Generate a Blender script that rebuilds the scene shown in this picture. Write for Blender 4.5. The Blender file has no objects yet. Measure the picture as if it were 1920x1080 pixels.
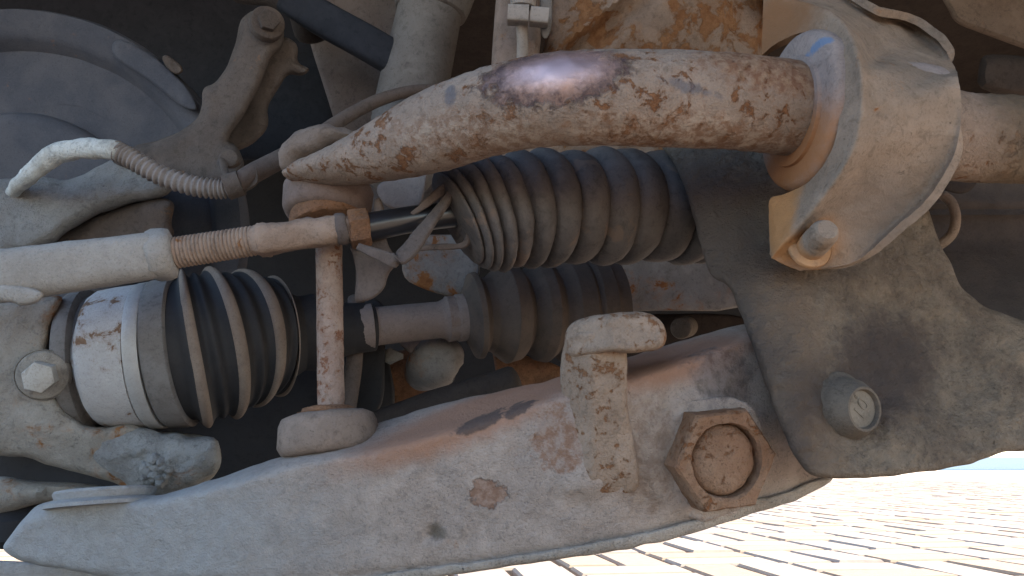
import bpy, math, random
import numpy as np
from mathutils import Vector, noise as mnoise
from mathutils.geometry import delaunay_2d_cdt
random.seed(7)
scene = bpy.context.scene
COL = scene.collection

# ------------------------------------------------------------------ camera
F = 1440.0                                   # focal length in pixels of the 1920 px wide photograph
PITCH = math.atan(332.0 / F)
HCAM = 0.17
cd = bpy.data.cameras.new("camera"); cam = bpy.data.objects.new("camera", cd); COL.objects.link(cam)
cd.sensor_width = 36.0; cd.lens = F / 1920.0 * 36.0
cd.clip_start = 0.01; cd.clip_end = 2000.0
cam.location = (0, 0, HCAM); cam.rotation_euler = (math.pi / 2 + PITCH, 0, 0)
scene.camera = cam

# ------------------------------------------------------------------ world, sun, exposure
SUN_EL, SUN_AZ = math.radians(48), math.radians(6)       # azimuth measured from +X (right) towards +Y (ahead)
w = bpy.data.worlds.new("World"); scene.world = w; w.use_nodes = True
nt = w.node_tree; nt.nodes.clear()
sky = nt.nodes.new("ShaderNodeTexSky"); sky.sky_type = 'NISHITA'; sky.sun_disc = False
sky.sun_elevation = SUN_EL; sky.sun_rotation = math.pi / 2 - SUN_AZ
sky.air_density = 1.0; sky.dust_density = 0.6; sky.ozone_density = 2.6
bg = nt.nodes.new("ShaderNodeBackground"); bg.inputs[1].default_value = 0.135
wo = nt.nodes.new("ShaderNodeOutputWorld")
nt.links.new(sky.outputs[0], bg.inputs[0]); nt.links.new(bg.outputs[0], wo.inputs[0])
sd = bpy.data.lights.new("sun", 'SUN'); sun = bpy.data.objects.new("sun", sd); COL.objects.link(sun)
sd.energy = 5.0; sd.angle = math.radians(0.5); sd.color = (1.0, 0.88, 0.72)
sdir = Vector((math.cos(SUN_EL) * math.cos(SUN_AZ), math.cos(SUN_EL) * math.sin(SUN_AZ), math.sin(SUN_EL)))
sun.rotation_euler = sdir.to_track_quat('Z', 'Y').to_euler()
sun.location = sdir * 5
scene.view_settings.view_transform = 'Standard'; scene.view_settings.look = 'None'
scene.view_settings.exposure = 2.22; scene.view_settings.gamma = 1.0
scene.cycles.max_bounces = 8; scene.cycles.diffuse_bounces = 5
scene.cycles.use_denoising = True

# ------------------------------------------------------------------ points and mesh helpers
CP, SP = math.cos(PITCH), math.sin(PITCH)
RIGHT = np.array([1., 0, 0]); UP = np.array([0, -SP, CP]); FWD = np.array([0, CP, SP]); CAM = np.array([0, 0, HCAM])
def P(x, y, d):
    x = np.asarray(x, float); y = np.asarray(y, float); d = np.asarray(d, float)
    u = (x - 960) / F * d; v = (540 - y) / F * d
    return CAM + u[..., None] * RIGHT + v[..., None] * UP + d[..., None] * FWD
def p3(t): return P(t[0], t[1], t[2])
def px(r, d): return r * d / F
def unit(v): v = np.asarray(v, float); return v / (np.linalg.norm(v) + 1e-12)

def catmull(pts, n, closed=False):
    pts = np.asarray(pts, float); k = len(pts)
    out = []
    ts = np.linspace(0, k if closed else k - 1, n, endpoint=not closed)
    for t in ts:
        i = int(math.floor(t)); f = t - i
        if closed: a, b, c, e = [pts[(i + j) % k] for j in (-1, 0, 1, 2)]
        else:
            if i >= k - 1: i, f = k - 2, 1.0
            b, c = pts[i], pts[i + 1]
            a = pts[i - 1] if i > 0 else 2 * b - c
            e = pts[i + 2] if i + 2 < k else 2 * c - b
        out.append(.5 * (2 * b + (c - a) * f + (2 * a - 5 * b + 4 * c - e) * f * f + (3 * b - a - 3 * c + e) * f ** 3))
    return np.array(out)

def frac(v, scale, oct=4):
    return np.array([mnoise.fractal(Vector(q) * scale, 0.9, 2.0, oct) for q in v])

def vnormals(v, f):
    n = np.zeros_like(v)
    for face in f:
        a, b, c = v[face[0]], v[face[1]], v[face[2]]
        m = np.cross(b - a, c - a)
        if len(face) == 4: m = m + np.cross(v[face[2]] - a, v[face[3]] - a)
        for i in face: n[i] += m
    l = np.linalg.norm(n, axis=1, keepdims=True); l[l == 0] = 1
    return n / l

def roughen(m, amp, scale, oct=4):
    v, f = m
    return v + vnormals(v, f) * (frac(v, scale, oct) * amp)[:, None], f

def join(*ms):
    vs, fs, o = [], [], 0
    for v, f in ms:
        vs.append(np.asarray(v)); fs += [tuple(i + o for i in q) for q in f]; o += len(v)
    return np.vstack(vs), fs

def tube(centers, radii, seg=32, ref=UP, power=2.0, caps='round', n=None, twist=0.0):
    """swept section along points; radii one number or (along ref, across) per centre; power > 2 squares the section"""
    c = np.asarray(centers, float)
    r = np.array([(q, q) if np.isscalar(q) else q for q in radii], float)
    if n:
        c2 = catmull(c, n); r = catmull(r, n); c = c2
    k = len(c)
    if caps == 'round':                       # shrink a short rounded end on both sides
        def endcap(ci, ct, ri):
            t = unit(ci - ct); rm = ri.min()
            return [(ci + t * rm * .55 * math.sin(a), ri * math.cos(a)) for a in (0.5, 0.95, 1.3, 1.5)]
        a = endcap(c[0], c[1], r[0])[::-1]; b = endcap(c[-1], c[-2], r[-1])
        c = np.vstack([[q[0] for q in a], c, [q[0] for q in b]]); r = np.vstack([[q[1] for q in a], r, [q[1] for q in b]])
        k = len(c)
    tang = np.gradient(c, axis=0); tang = np.array([unit(t) for t in tang])
    vs = []
    th = np.linspace(0, 2 * math.pi, seg, endpoint=False) + twist
    cs, sn = np.cos(th), np.sin(th)
    e = 2.0 / power
    cx = np.sign(cs) * np.abs(cs) ** e; sx = np.sign(sn) * np.abs(sn) ** e
    for i in range(k):
        a = ref - tang[i] * np.dot(ref, tang[i]); a = unit(a); b = np.cross(tang[i], a)
        vs.append(c[i] + np.outer(cx, a) * r[i][0] + np.outer(sx, b) * r[i][1])
    v = np.vstack(vs); f = []
    for i in range(k - 1):
        for j in range(seg):
            q = (j + 1) % seg
            f.append((i * seg + j, i * seg + q, (i + 1) * seg + q, (i + 1) * seg + j))
    f.append(tuple(range(seg))[::-1]); f.append(tuple((k - 1) * seg + j for j in range(seg)))
    return v, f

def lathe(A, B, prof, seg=48, ref=UP, twist=0.0):
    """prof: (t along A to B in units of its length, radius in metres)"""
    A = np.asarray(A, float); B = np.asarray(B, float); ax = unit(B - A); L = np.linalg.norm(B - A)
    a = ref - ax * np.dot(ref, ax)
    if np.linalg.norm(a) < 1e-3: a = FWD - ax * np.dot(FWD, ax)
    a = unit(a); b = np.cross(ax, a)
    th = np.linspace(0, 2 * math.pi, seg, endpoint=False) + twist
    v = np.vstack([A + ax * L * t + np.outer(np.cos(th), a) * r + np.outer(np.sin(th), b) * r for t, r in prof])
    f = []
    for i in range(len(prof) - 1):
        for j in range(seg):
            q = (j + 1) % seg
            f.append((i * seg + j, i * seg + q, (i + 1) * seg + q, (i + 1) * seg + j))
    f.append(tuple(range(seg))[::-1]); f.append(tuple((len(prof) - 1) * seg + j for j in range(seg)))
    return v, f

def drum(A, B, r, bev=0.15, seg=48, r2=None, ref=UP, twist=0.0):
    """a cylinder with rounded rims"""
    r2 = r if r2 is None else r2
    L = np.linalg.norm(np.asarray(B) - np.asarray(A)); e = bev * r / L; b = bev * r
    pr = [(0, r * .02), (0, r - b), (e * .3, r - b * .3), (e, r), (1 - e, r2), (1 - e * .3, r2 - b * .3), (1, r2 - b), (1, r2 * .02)]
    return lathe(A, B, pr, seg, ref, twist)
def hexnut(A, B, R, r, twist, seg=72):
    """six sided outside, round recess inside"""
    A = np.asarray(A, float); B = np.asarray(B, float); ax = B - A; a = unit(UP - unit(ax) * np.dot(UP, unit(ax))); b = np.cross(unit(ax), a)
    th = np.linspace(0, 2 * math.pi, seg, endpoint=False)
    hx = math.cos(math.pi / 6) / np.cos((th % (math.pi / 3)) - math.pi / 6)
    rows = [(0, R * hx), (.82, R * hx), (.93, R * np.minimum(hx * .985, 1.10)), (1.0, R * np.minimum(hx * .94, .95)), (1.0, r * (1 + .03 * np.sin(3 * th))), (.93, r * .96 + 0 * th), (.55, r * .93 + 0 * th), (.5, r * .2 + 0 * th)]
    v = np.vstack([A + ax * t + np.outer(np.cos(th + twist) * q, a) + np.outer(np.sin(th + twist) * q, b) for t, q in rows])
    f = [(i * seg + j, i * seg + (j + 1) % seg, (i + 1) * seg + (j + 1) % seg, (i + 1) * seg + j) for i in range(len(rows) - 1) for j in range(seg)]
    return v, f + [tuple(range(seg))[::-1], tuple((len(rows) - 1) * seg + j for j in range(seg))]
def hexa(A, B, r, twist=0.0, bev=0.08): return drum(A, B, r, bev, 6, ref=UP, twist=twist)

def tps(pts):
    """smooth depth surface through (x, y, d) control points"""
    p = np.array(pts, float); X = p[:, :2] / 500.0; k = len(p)
    def U(r2): return np.where(r2 > 1e-12, r2 * np.log(r2 + 1e-12), 0)
    K = U(((X[:, None] - X[None]) ** 2).sum(-1)) + np.eye(k) * 1e-3
    Q = np.hstack([np.ones((k, 1)), X])
    A = np.block([[K, Q], [Q.T, np.zeros((3, 3))]])
    s = np.linalg.solve(A, np.concatenate([p[:, 2], np.zeros(3)]))
    def fn(x, y):
        Y = np.stack([x, y], -1) / 500.0
        return U(((Y[:, None] - X[None]) ** 2).sum(-1)) @ s[:k] + s[k] + Y @ s[k + 1:]
    return fn

def seg_dist(x, y, poly, closed=True):
    poly = np.asarray(poly, float); q = np.roll(poly, -1, 0) if closed else poly[1:]; a = poly if closed else poly[:-1]
    best = np.full(len(x), 1e9)
    for (ax, ay), (bx, by) in zip(a, q):
        dx, dy = bx - ax, by - ay; l = dx * dx + dy * dy + 1e-9
        t = np.clip(((x - ax) * dx + (y - ay) * dy) / l, 0, 1)
        best = np.minimum(best, np.hypot(x - ax - t * dx, y - ay - t * dy))
    return best

def interp(poly):
    p = np.array(poly, float)
    return lambda x: np.interp(x, p[:, 0], p[:, 1])

def chaikin(p, k=2):
    p = np.asarray(p, float)
    for _ in range(k):
        q = np.roll(p, -1, 0)
        p = np.stack([p * .78 + q * .22, p * .22 + q * .78], 1).reshape(-1, 2)
    return p

def relief(outline, depth, thick=0.01, er=14, ed=None, sp=10, amp=0.0, scale=120, holes=(), smooth=2, extra=None, jag=0.0):
    """a solid casting: outline in the camera's plane, front surface at depth(x, y), rounded rim, parallel back.
    er rim radius in px, ed its depth in metres"""
    o = chaikin(outline, smooth)
    res = []
    for a, b in zip(o, np.roll(o, -1, 0)):
        m = max(1, int(np.hypot(*(b - a)) / sp))
        for j in range(m): res.append(a + (b - a) * j / m)
    o = np.array(res)
    if jag:
        o = o + np.array([[mnoise.noise(Vector((q[0] * .03, q[1] * .03, 1.7))), mnoise.noise(Vector((q[0] * .03, q[1] * .03, 9.1)))] for q in o]) * jag
    hs = [chaikin(h, smooth) for h in holes]
    x0, y0 = o.min(0); x1, y1 = o.max(0)
    gx, gy = np.meshgrid(np.arange(x0, x1 + sp, sp), np.arange(y0, y1 + sp, sp * .866))
    gx = gx + (np.arange(gx.shape[0]) % 2)[:, None] * sp * .5
    gx, gy = gx.ravel(), gy.ravel()
    # rings inside the rim keep the rounding crisp
    dist = seg_dist(gx, gy, o)
    for h in hs: dist = np.minimum(dist, seg_dist(gx, gy, h))
    rings = [q for q in (er * .10, er * .32, er * .68) if q > .8]
    keep = dist > (rings[-1] + sp * .55 if rings else sp * .55)
    gx, gy = gx[keep], gy[keep]
    tg = np.roll(o, -1, 0) - np.roll(o, 1, 0); tg = tg / (np.hypot(tg[:, 0], tg[:, 1])[:, None] + 1e-9)
    area = np.sum(o[:, 0] * np.roll(o[:, 1], -1) - np.roll(o[:, 0], -1) * o[:, 1])
    nin = np.stack([-tg[:, 1], tg[:, 0]], 1) * (1 if area > 0 else -1)
    for q in rings:
        c_ = o + nin * q
        k_ = seg_dist(c_[:, 0], c_[:, 1], o) > q * .93
        for h in hs: k_ &= seg_dist(c_[:, 0], c_[:, 1], h) > q * .93
        gx = np.concatenate([gx, c_[k_, 0]]); gy = np.concatenate([gy, c_[k_, 1]])
    pts = [Vector(q) for q in o]; edges = [(i, (i + 1) % len(o)) for i in range(len(o))]
    for h in hs:
        s = len(pts); pts += [Vector(q) for q in h]; edges += [(s + i, s + (i + 1) % len(h)) for i in range(len(h))]
    pts += [Vector((a, b)) for a, b in zip(gx, gy)]
    r = delaunay_2d_cdt(pts, edges, [], 4 if hs else 1, 1e-4)
    v2 = np.array([(q[0], q[1]) for q in r[0]]); tris = [tuple(t) for t in r[2]]
    x, y = v2[:, 0], v2[:, 1]
    d = depth(x, y) if callable(depth) else np.full(len(x), float(depth))
    if ed is None: ed = px(er, float(np.mean(d)))
    bd = seg_dist(x, y, o)
    for h in hs: bd = np.minimum(bd, seg_dist(x, y, h))
    t = np.clip(1 - bd / max(er, 1e-6), 0, 1)
    d = d + ed * (1 - np.sqrt(np.clip(1 - t * t, 0, 1)))
    if extra is not None: d = d + extra(x, y)
    v = P(x, y, d)
    if amp: v = v - np.outer(frac(v, scale), FWD) * amp * np.clip(bd / max(er, 6), .25, 1)[:, None]
    # orient the triangles towards the camera
    fs = []
    for t3 in tris:
        a, b, c = (v2[i] for i in t3)
        if (b[0] - a[0]) * (c[1] - a[1]) - (b[1] - a[1]) * (c[0] - a[0]) > 0: t3 = t3[::-1]
        fs.append(t3)
    cnt = {}
    for t3 in fs:
        for i in range(3): cnt[(t3[i], t3[(i + 1) % 3])] = 1
    mid_ = np.clip(o.mean(0), (0, 0), (1920, 1080))
    n = len(v); back = v + (FWD + RIGHT * (mid_[0] - 960) / F + UP * (540 - mid_[1]) / F) * thick     # sides draw in towards the back
    out = list(fs) + [tuple(i + n for i in t3[::-1]) for t3 in fs]
    for (a, b) in cnt:
        if (b, a) not in cnt: out.append((b, a, a + n, b + n))
    return np.vstack([v, back]), out

def loft(rows, thick=0.003, nu=40, nv=24, amp=0.0, scale=120):
    """a bent sheet through rows of (x, y, d) points, with thickness"""
    R = np.array([[p3(q) for q in row] for row in rows])
    A = np.array([catmull(row, nu) for row in R])
    B = np.array([catmull(A[:, j], nv) for j in range(nu)])       # nu x nv x 3
    v = B.reshape(-1, 3); f = []
    for i in range(nu - 1):
        for j in range(nv - 1):
            f.append((i * nv + j, i * nv + j + 1, (i + 1) * nv + j + 1, (i + 1) * nv + j))
    nrm = vnormals(v, f)
    if np.mean(nrm @ FWD) > 0: f = [q[::-1] for q in f]; nrm = -nrm
    if amp: v = v + nrm * (frac(v, scale) * amp)[:, None]
    n = len(v); bk = v - nrm * thick
    ff = list(f) + [tuple(i + n for i in q[::-1]) for q in f]
    ed = {}
    for q in f:
        for i in range(4): ed[(q[i], q[(i + 1) % 4])] = 1
    for a, b in ed:
        if (b, a) not in ed: ff.append((b, a, a + n, b + n))
    return np.vstack([v, bk]), ff

def build(name, m, mat, loc=(0, 0, 0), angle=40):
    v, f = m
    me = bpy.data.meshes.new(name)
    me.from_pydata([tuple(q) for q in (np.asarray(v) - np.asarray(loc))], [], f)
    me.validate(); me.update()
    me.materials.append(mat)
    me.polygons.foreach_set("use_smooth", [True] * len(me.polygons))
    try: me.set_sharp_from_angle(angle=math.radians(angle))
    except Exception: pass
    o = bpy.data.objects.new(name, me); COL.objects.link(o)
    return o

class Thing:
    """an Empty at the foot of the thing; every part is a child mesh"""
    def __init__(s, name, label, cat, group=None):
        s.root = bpy.data.objects.new(name, None); COL.objects.link(s.root)
        s.root.empty_display_size = 0.01
        s.root["label"] = label; s.root["category"] = cat
        if group: s.root["group"] = group
        s.base = None
    def part(s, name, m, mat, parent=None, label=None, angle=40):
        if s.base is None:
            v = np.asarray(m[0]); c = (v.min(0) + v.max(0)) / 2; c[2] = v[:, 2].min()
            s.base = c; s.root.location = c
        o = build(name, m, mat, s.base, angle)
        o.parent = parent or s.root
        if label: o["label"] = label
        return o
def single(name, m, mat, label=None, cat=None, kind=None, angle=40):
    v = np.asarray(m[0]); c = (v.min(0) + v.max(0)) / 2; c[2] = v[:, 2].min()
    o = build(name, m, mat, c, angle); o.location = c
    if label: o["label"] = label
    if cat: o["category"] = cat
    if kind: o["kind"] = kind
    return o

# ------------------------------------------------------------------ materials
def grime(name, base, base2=None, rust_amt=0.0, rust=(0.20, 0.075, 0.028), rust2=(0.30, 0.135, 0.05), rscale=110, rough=0.88,
          metallic=0.0, spec=0.25, bump=0.5, speck=0.35, patches=(), pit=0.25, grain=1300, mottle=1.0, dirt=None, dirt_amt=0.0):
    """dusty, flaking, rusting paint or rubber"""
    m = bpy.data.materials.new(name); m.use_nodes = True
    t = m.node_tree; N = t.nodes; L = t.links; N.clear()
    def new(k): return N.new(k)
    out = new("ShaderNodeOutputMaterial"); bs = new("ShaderNodeBsdfPrincipled"); L.new(bs.outputs[0], out.inputs[0])
    geo = new("ShaderNodeNewGeometry"); pos = geo.outputs["Position"]
    def ns(scale, detail=6, rough_=.6, dist=0.0, off=0.0):
        n = new("ShaderNodeTexNoise"); n.inputs["Scale"].default_value = scale; n.inputs["Detail"].default_value = detail
        n.inputs["Roughness"].default_value = rough_; n.inputs["Distortion"].default_value = dist
        if off:
            a = new("ShaderNodeVectorMath"); a.operation = 'ADD'; a.inputs[1].default_value = (off, off * .7, off * 1.3)
            L.new(pos, a.inputs[0]); L.new(a.outputs[0], n.inputs["Vector"])
        else: L.new(pos, n.inputs["Vector"])
        return n.outputs[0]
    def ramp(src, a, b):
        r = new("ShaderNodeMapRange"); r.inputs[1].default_value = a; r.inputs[2].default_value = b
        r.interpolation_type = 'SMOOTHSTEP'; L.new(src, r.inputs[0]); return r.outputs[0]
    def mix(fac, c1, c2, mode='MIX'):
        x = new("ShaderNodeMix"); x.data_type = 'RGBA'; x.blend_type = mode; x.clamp_factor = True
        for s, c in ((0, fac), (6, c1), (7, c2)):
            if hasattr(c, 'links') or hasattr(c, 'is_output'): L.new(c, x.inputs[s])
            elif s == 0: x.inputs[0].default_value = c
            else: x.inputs[s].default_value = (*c[:3], 1)
        return x.outputs[2]
    def math_(op, a, b=None):
        x = new("ShaderNodeMath"); x.operation = op
        for i, c in enumerate((a, b)):
            if c is None: continue
            if hasattr(c, 'is_output'): L.new(c, x.inputs[i])
            else: x.inputs[i].default_value = c
        return x.outputs[0]
    base2 = base2 or tuple(c * .72 for c in base)
    col = mix(ramp(ns(45, 5, .6, .4), .35, .68), base, base2)
    # dust specks and grit, light and dark
    g = ns(grain, 3, .7, 0, 3.1)
    col = mix(math_('MULTIPLY', ramp(g, .57, .70), speck * .6), col, tuple(min(.8, c * 1.5 + .02) for c in base))
    col = mix(math_('MULTIPLY', ramp(g, .45, .34), speck), col, tuple(c * .38 for c in base))
    mid = ns(300, 7, .72, .5, 5.3)
    col = mix(math_('MULTIPLY', ramp(mid, .50, .66), .55 * mottle), col, tuple(c * .55 for c in base2))
    height = math_('MULTIPLY', g, .8)
    height = math_('ADD', height, math_('MULTIPLY', mid, 1.5))
    coarse = ns(95, 5, .6, .3, 15.1)
    col = mix(math_('MULTIPLY', ramp(coarse, .50, .66), .5 * mottle), col, tuple(min(.8, c * 1.22) for c in base))
    pits = ramp(ns(420, 4, .65, .6, 8.2), .67, .72)
    col = mix(math_('MULTIPLY', pits, pit * 2), col, tuple(c * .25 for c in base))
    height = math_('SUBTRACT', height, math_('MULTIPLY', pits, pit))
    rmask = None
    if dirt_amt > 0:
        dm = ramp(ns(75, 7, .62, .5, 12.3), .62 - dirt_amt * .3, .70 - dirt_amt * .2)
        col = mix(dm, col, dirt or (0.15, 0.11, .085))
    if rust_amt > 0:
        a = ns(rscale, 9, .68, .35, 1.7); b = ns(rscale * .22, 3, .5, .2, 4.4)
        s = math_('ADD', math_('MULTIPLY', a, .62), math_('MULTIPLY', b, .38))
        th = .68 - .30 * rust_amt
        rmask = ramp(s, th, th + .022)
        rc = mix(ramp(ns(rscale * 3, 6, .7, 0, 6.6), .35, .65), rust, rust2)
        rc = mix(math_('MULTIPLY', ramp(ns(rscale * 1.5, 6, .7, 0, 2.2), .55, .7), .7), rc, tuple(c * .4 for c in rust))
        halo = ramp(s, th - .05, th + .01)
        col = mix(math_('MULTIPLY', halo, .35), col, rust2)
        col = mix(rmask, col, rc)
        height = math_('SUBTRACT', height, math_('MULTIPLY', rmask, .55))
    rgh, met = rough, metallic
    for pt in patches:
        c = p3(pt['at']); r = pt['r']
        s = new("ShaderNodeVectorMath"); s.operation = 'SUBTRACT'; L.new(pos, s.inputs[0]); s.inputs[1].default_value = tuple(c)
        ang = pt.get('rot', 0)
        ro = new("ShaderNodeVectorRotate"); ro.rotation_type = 'Y_AXIS'; ro.inputs["Angle"].default_value = ang
        L.new(s.outputs[0], ro.inputs[0])
        k = new("ShaderNodeVectorMath"); k.operation = 'MULTIPLY'; L.new(ro.outputs[0], k.inputs[0])
        k.inputs[1].default_value = (1 / r[0], 1 / r[1], 1 / r[2])
        ln = new("ShaderNodeVectorMath"); ln.operation = 'LENGTH'; L.new(k.outputs[0], ln.inputs[0])
        nz = ns(pt.get('ns', 200), 6, .65, .3, 7.7)
        e = math_('ADD', ln.outputs['Value'], math_('MULTIPLY', math_('SUBTRACT', nz, .5), pt.get('na', .6)))
        so = pt.get('soft', .12)
        mk = ramp(e, 1 + so, 1 - so)
        mk = math_('MULTIPLY', mk, pt.get('amt', 1.0))
        if 'col' in pt:
            pc = pt['col']
            if 'col2' in pt: pc = mix(ramp(ns(pt.get('cs', 260), 7, .7, .2, 9.9), .4, .62), pt['col'], pt['col2'])
            col = mix(mk, col, pc)
        def lerp(cur, tgt):
            a = math_('SUBTRACT', 1.0, mk)
            return math_('ADD', math_('MULTIPLY', a, cur), math_('MULTIPLY', mk, tgt))
        if 'rough' in pt: rgh = lerp(rgh, pt['rough'])
        if 'metal' in pt: met = lerp(met, pt['metal'])
        if 'flat' in pt:
            height = math_('MULTIPLY', height, math_('SUBTRACT', 1.0, math_('MULTIPLY', mk, pt['flat'])))
            height = math_('SUBTRACT', height, math_('MULTIPLY', mk, .5))
    L.new(col, bs.inputs["Base Color"])
    for s, c in (("Roughness", rgh), ("Metallic", met)):
        if hasattr(c, 'is_output'): L.new(c, bs.inputs[s])
        else: bs.inputs[s].default_value = c
    bs.inputs["Specular IOR Level"].default_value = spec
    bp = new("ShaderNodeBump"); bp.inputs["Strength"].default_value = min(1, bump); bp.inputs["Distance"].default_value = 0.0009 * max(1, bump)
    L.new(height, bp.inputs["Height"]); L.new(bp.outputs[0], bs.inputs["Normal"])
    return m
def rp(a, b, d, dy=.03): return (px(a, d), dy, px(b, d))

TAN = (0.40, 0.315, 0.265); TAN2 = (0.33, 0.25, 0.205)
M = {}
M['bar'] = grime('flaking_bar_paint', (0.315, 0.24, 0.19), (0.265, 0.195, 0.15), .39, rscale=200, bump=.9, pit=.3, rust=(.16, .07, .032), rust2=(.25, .12, .06), patches=[
    dict(at=(1930, 262, .27), r=rp(170, 140, .27), col=(.17, .122, .082), col2=(.13, .095, .065), na=.5, soft=.3),
    dict(at=(1272, 208, .24), r=rp(48, 12, .24), rot=-.2, col=(.13, .125, .14), na=2.4, soft=.3, amt=.7),
    dict(at=(930, 268, .24), r=rp(200, 34, .24), rot=-.2, col=(.20, .10, .055), col2=(.44, .36, .29), na=2.6, soft=.4, amt=.5, cs=320),
    dict(at=(850, 215, .25), r=rp(12, 24, .25), col=(.13, .12, .13), na=1.0, soft=.2, amt=.8),
    dict(at=(1440, 135, .235), r=rp(120, 50, .25), col=(.17, .07, .033), col2=(.30, .19, .12), cs=380, na=2.0, soft=.4, amt=.8),
    dict(at=(1270, 268, .24), r=rp(230, 22, .24), col=(.20, .09, .042), col2=(.42, .33, .26), na=2.6, soft=.3, amt=.65, cs=300),
    dict(at=(1040, 178, .24), r=rp(140, 64, .24), rot=.04, col=(.10, .065, .06), col2=(.24, .15, .12), na=.9, ns=320, soft=.10, rough=.5, flat=.8, metal=.5),
    dict(at=(1048, 168, .24), r=rp(84, 38, .24), rot=.08, col=(.72, .46, .39), na=.6, ns=320, soft=.5, rough=.46, metal=1.0, flat=.95)])
M['arm'] = grime('dusty_arm_paint', (0.37, 0.295, 0.245), (0.315, 0.25, 0.208), .08, rscale=200, bump=.9, pit=.25, speck=.5, patches=[
    dict(at=(160, 1000, .26), r=rp(430, 190, .26, .08), col=(.33, .325, .315), col2=(.29, .28, .27), na=.5, soft=.5, amt=.9, ns=60),  # cool sky cast on the outer end, painted in as grey
    dict(at=(900, 775, .255), r=rp(250, 52, .255), rot=.36, col=(.34, .185, .12), na=.5, soft=.35),
    dict(at=(1230, 690, .255), r=rp(190, 46, .255), rot=.30, col=(.32, .18, .12), na=.5, soft=.35),
    dict(at=(915, 927, .24), r=rp(34, 26, .24), col=(.20, .105, .065), col2=(.30, .2, .15), na=2.2, ns=330, soft=.12, flat=.3, amt=.9),
    dict(at=(815, 1000, .24), r=rp(16, 15, .24), col=(.12, .095, .07), na=2.2, ns=300, soft=.5, amt=.8),
    dict(at=(1060, 820, .235), r=rp(60, 60, .235), col=(.23, .11, .06), col2=(.34, .25, .2), na=2.2, soft=.15, amt=.8),
    dict(at=(900, 790, .24), r=rp(60, 14, .24), rot=.42, col=(.07, .055, .05), na=2.2, soft=.2, amt=.8),
    dict(at=(970, 765, .24), r=rp(34, 12, .24), rot=.42, col=(.07, .055, .05), na=2.2, soft=.2, amt=.8),
    dict(at=(1370, 700, .24), r=rp(70, 55, .24), col=(.20, .16, .145), col2=(.07, .055, .05), na=2.0, soft=.3, amt=.7),
    dict(at=(1215, 850, .235), r=rp(55, 110, .235), col=(.20, .13, .09), col2=(.33, .25, .19), na=1.8, soft=.3, amt=.7)])
M['flange'] = grime('pale_flange', (0.37, 0.31, 0.255), (0.30, 0.245, 0.195), .08, rscale=250, bump=1.0, speck=.7, pit=.4)
M['hook'] = grime('rusty_hook_paint', (0.31, 0.225, 0.165), (0.27, 0.19, 0.135), .44, rscale=330, bump=.8, rust=(.17, .075, .035), rust2=(.24, .125, .065))
M['hex'] = grime('rust_brown', (0.215, 0.11, 0.060), (0.31, 0.195, 0.125), .42, rscale=300, rust2=(.2,.1,.05), bump=.9, speck=.6, pit=.35)
M['sub'] = grime('greasy_shaded_subframe', (0.235, 0.182, 0.132), (0.165, 0.125, 0.092), 0.0, bump=2.0, speck=.5, pit=.35, grain=700, patches=[
    dict(at=(1330, 420, .27), r=rp(110, 190, .27), col=(.125, .096, .078), na=.6, soft=.4),  # with the next two: grime and painted shade on the leg's left side
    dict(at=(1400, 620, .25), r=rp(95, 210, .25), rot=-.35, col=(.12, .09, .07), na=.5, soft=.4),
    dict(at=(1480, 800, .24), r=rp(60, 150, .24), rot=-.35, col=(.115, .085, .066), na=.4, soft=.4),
    dict(at=(1480, 590, .25), r=rp(60, 80, .25), col=(.23, .155, .10), na=1.2, soft=.6, amt=.6),
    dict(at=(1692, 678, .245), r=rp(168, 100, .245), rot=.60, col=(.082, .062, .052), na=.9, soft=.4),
    dict(at=(1525, 850, .24), r=rp(40, 60, .24), col=(.25, .17, .11), na=1.2, soft=.6, amt=.5)])
M['cap'] = grime('greasy_cap', (0.13, 0.104, 0.08), (0.095, 0.076, .06), 0, bump=.4, speck=.5)
M['capface'] = grime('grey_cap_face', (0.19, 0.16, 0.125), None, 0, bump=.3, speck=.4)
M['clamp'] = grime('dusty_clamp', (0.28, 0.21, 0.158), (0.225, 0.168, 0.125), .16, rscale=150, bump=.6, pit=.35, patches=[
    dict(at=(1450, 50, .258), r=rp(62, 70, .255), col=(.22, .115, .058), na=.6, soft=.5),
    dict(at=(1485, 415, .245), r=(.016, .0065, .018), col=(.38, .195, .085), na=.7, soft=.4),
    dict(at=(1650, 395, .235), r=rp(70, 60, .235), col=(.23, .185, .155), na=.8, soft=.5, amt=.7)])
M['clamprust'] = grime('ochre_rust', (0.37, 0.205, 0.095), (0.34, 0.20, 0.115), .10, rust=(.30, .14, .05), bump=.35, speck=.25)
M['lip'] = grime('dusty_lip', (0.36, 0.28, 0.225), (0.34, 0.25, 0.185), .08, bump=.35, patches=[
    dict(at=(1445, 50, .255), r=rp(75, 90, .255), col=(.44, .27, .155), na=.5, soft=.5),
    dict(at=(1500, 420, .245), r=rp(90, 105, .245), col=(.43, .225, .085), na=.5, soft=.35)])
M['bush'] = grime('dusty_rubber_bush', (0.29, 0.235, 0.215), (0.25, 0.20, 0.18), 0.0, bump=.35, patches=[
    dict(at=(1526, 104, .241), r=rp(12, 11, .25), col=(.12, .19, .31), na=1.3, ns=400, soft=.3, amt=.85),
    dict(at=(1500, 300, .25), r=rp(60, 70, .25), col=(.36, .155, .055), na=.7, soft=.5, amt=.85),
    dict(at=(1555, 215, .25), r=rp(16, 60, .25), col=(.17, .19, .24), na=1.2, soft=.3, amt=.5)])
M['rubber'] = grime('dusty_black_rubber', (0.115, 0.094, 0.083), (0.08, 0.066, 0.059), 0, bump=.3, rough=.72, spec=.35, speck=.3, pit=.05, dirt=(.15, .105, .08), dirt_amt=.12)
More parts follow.
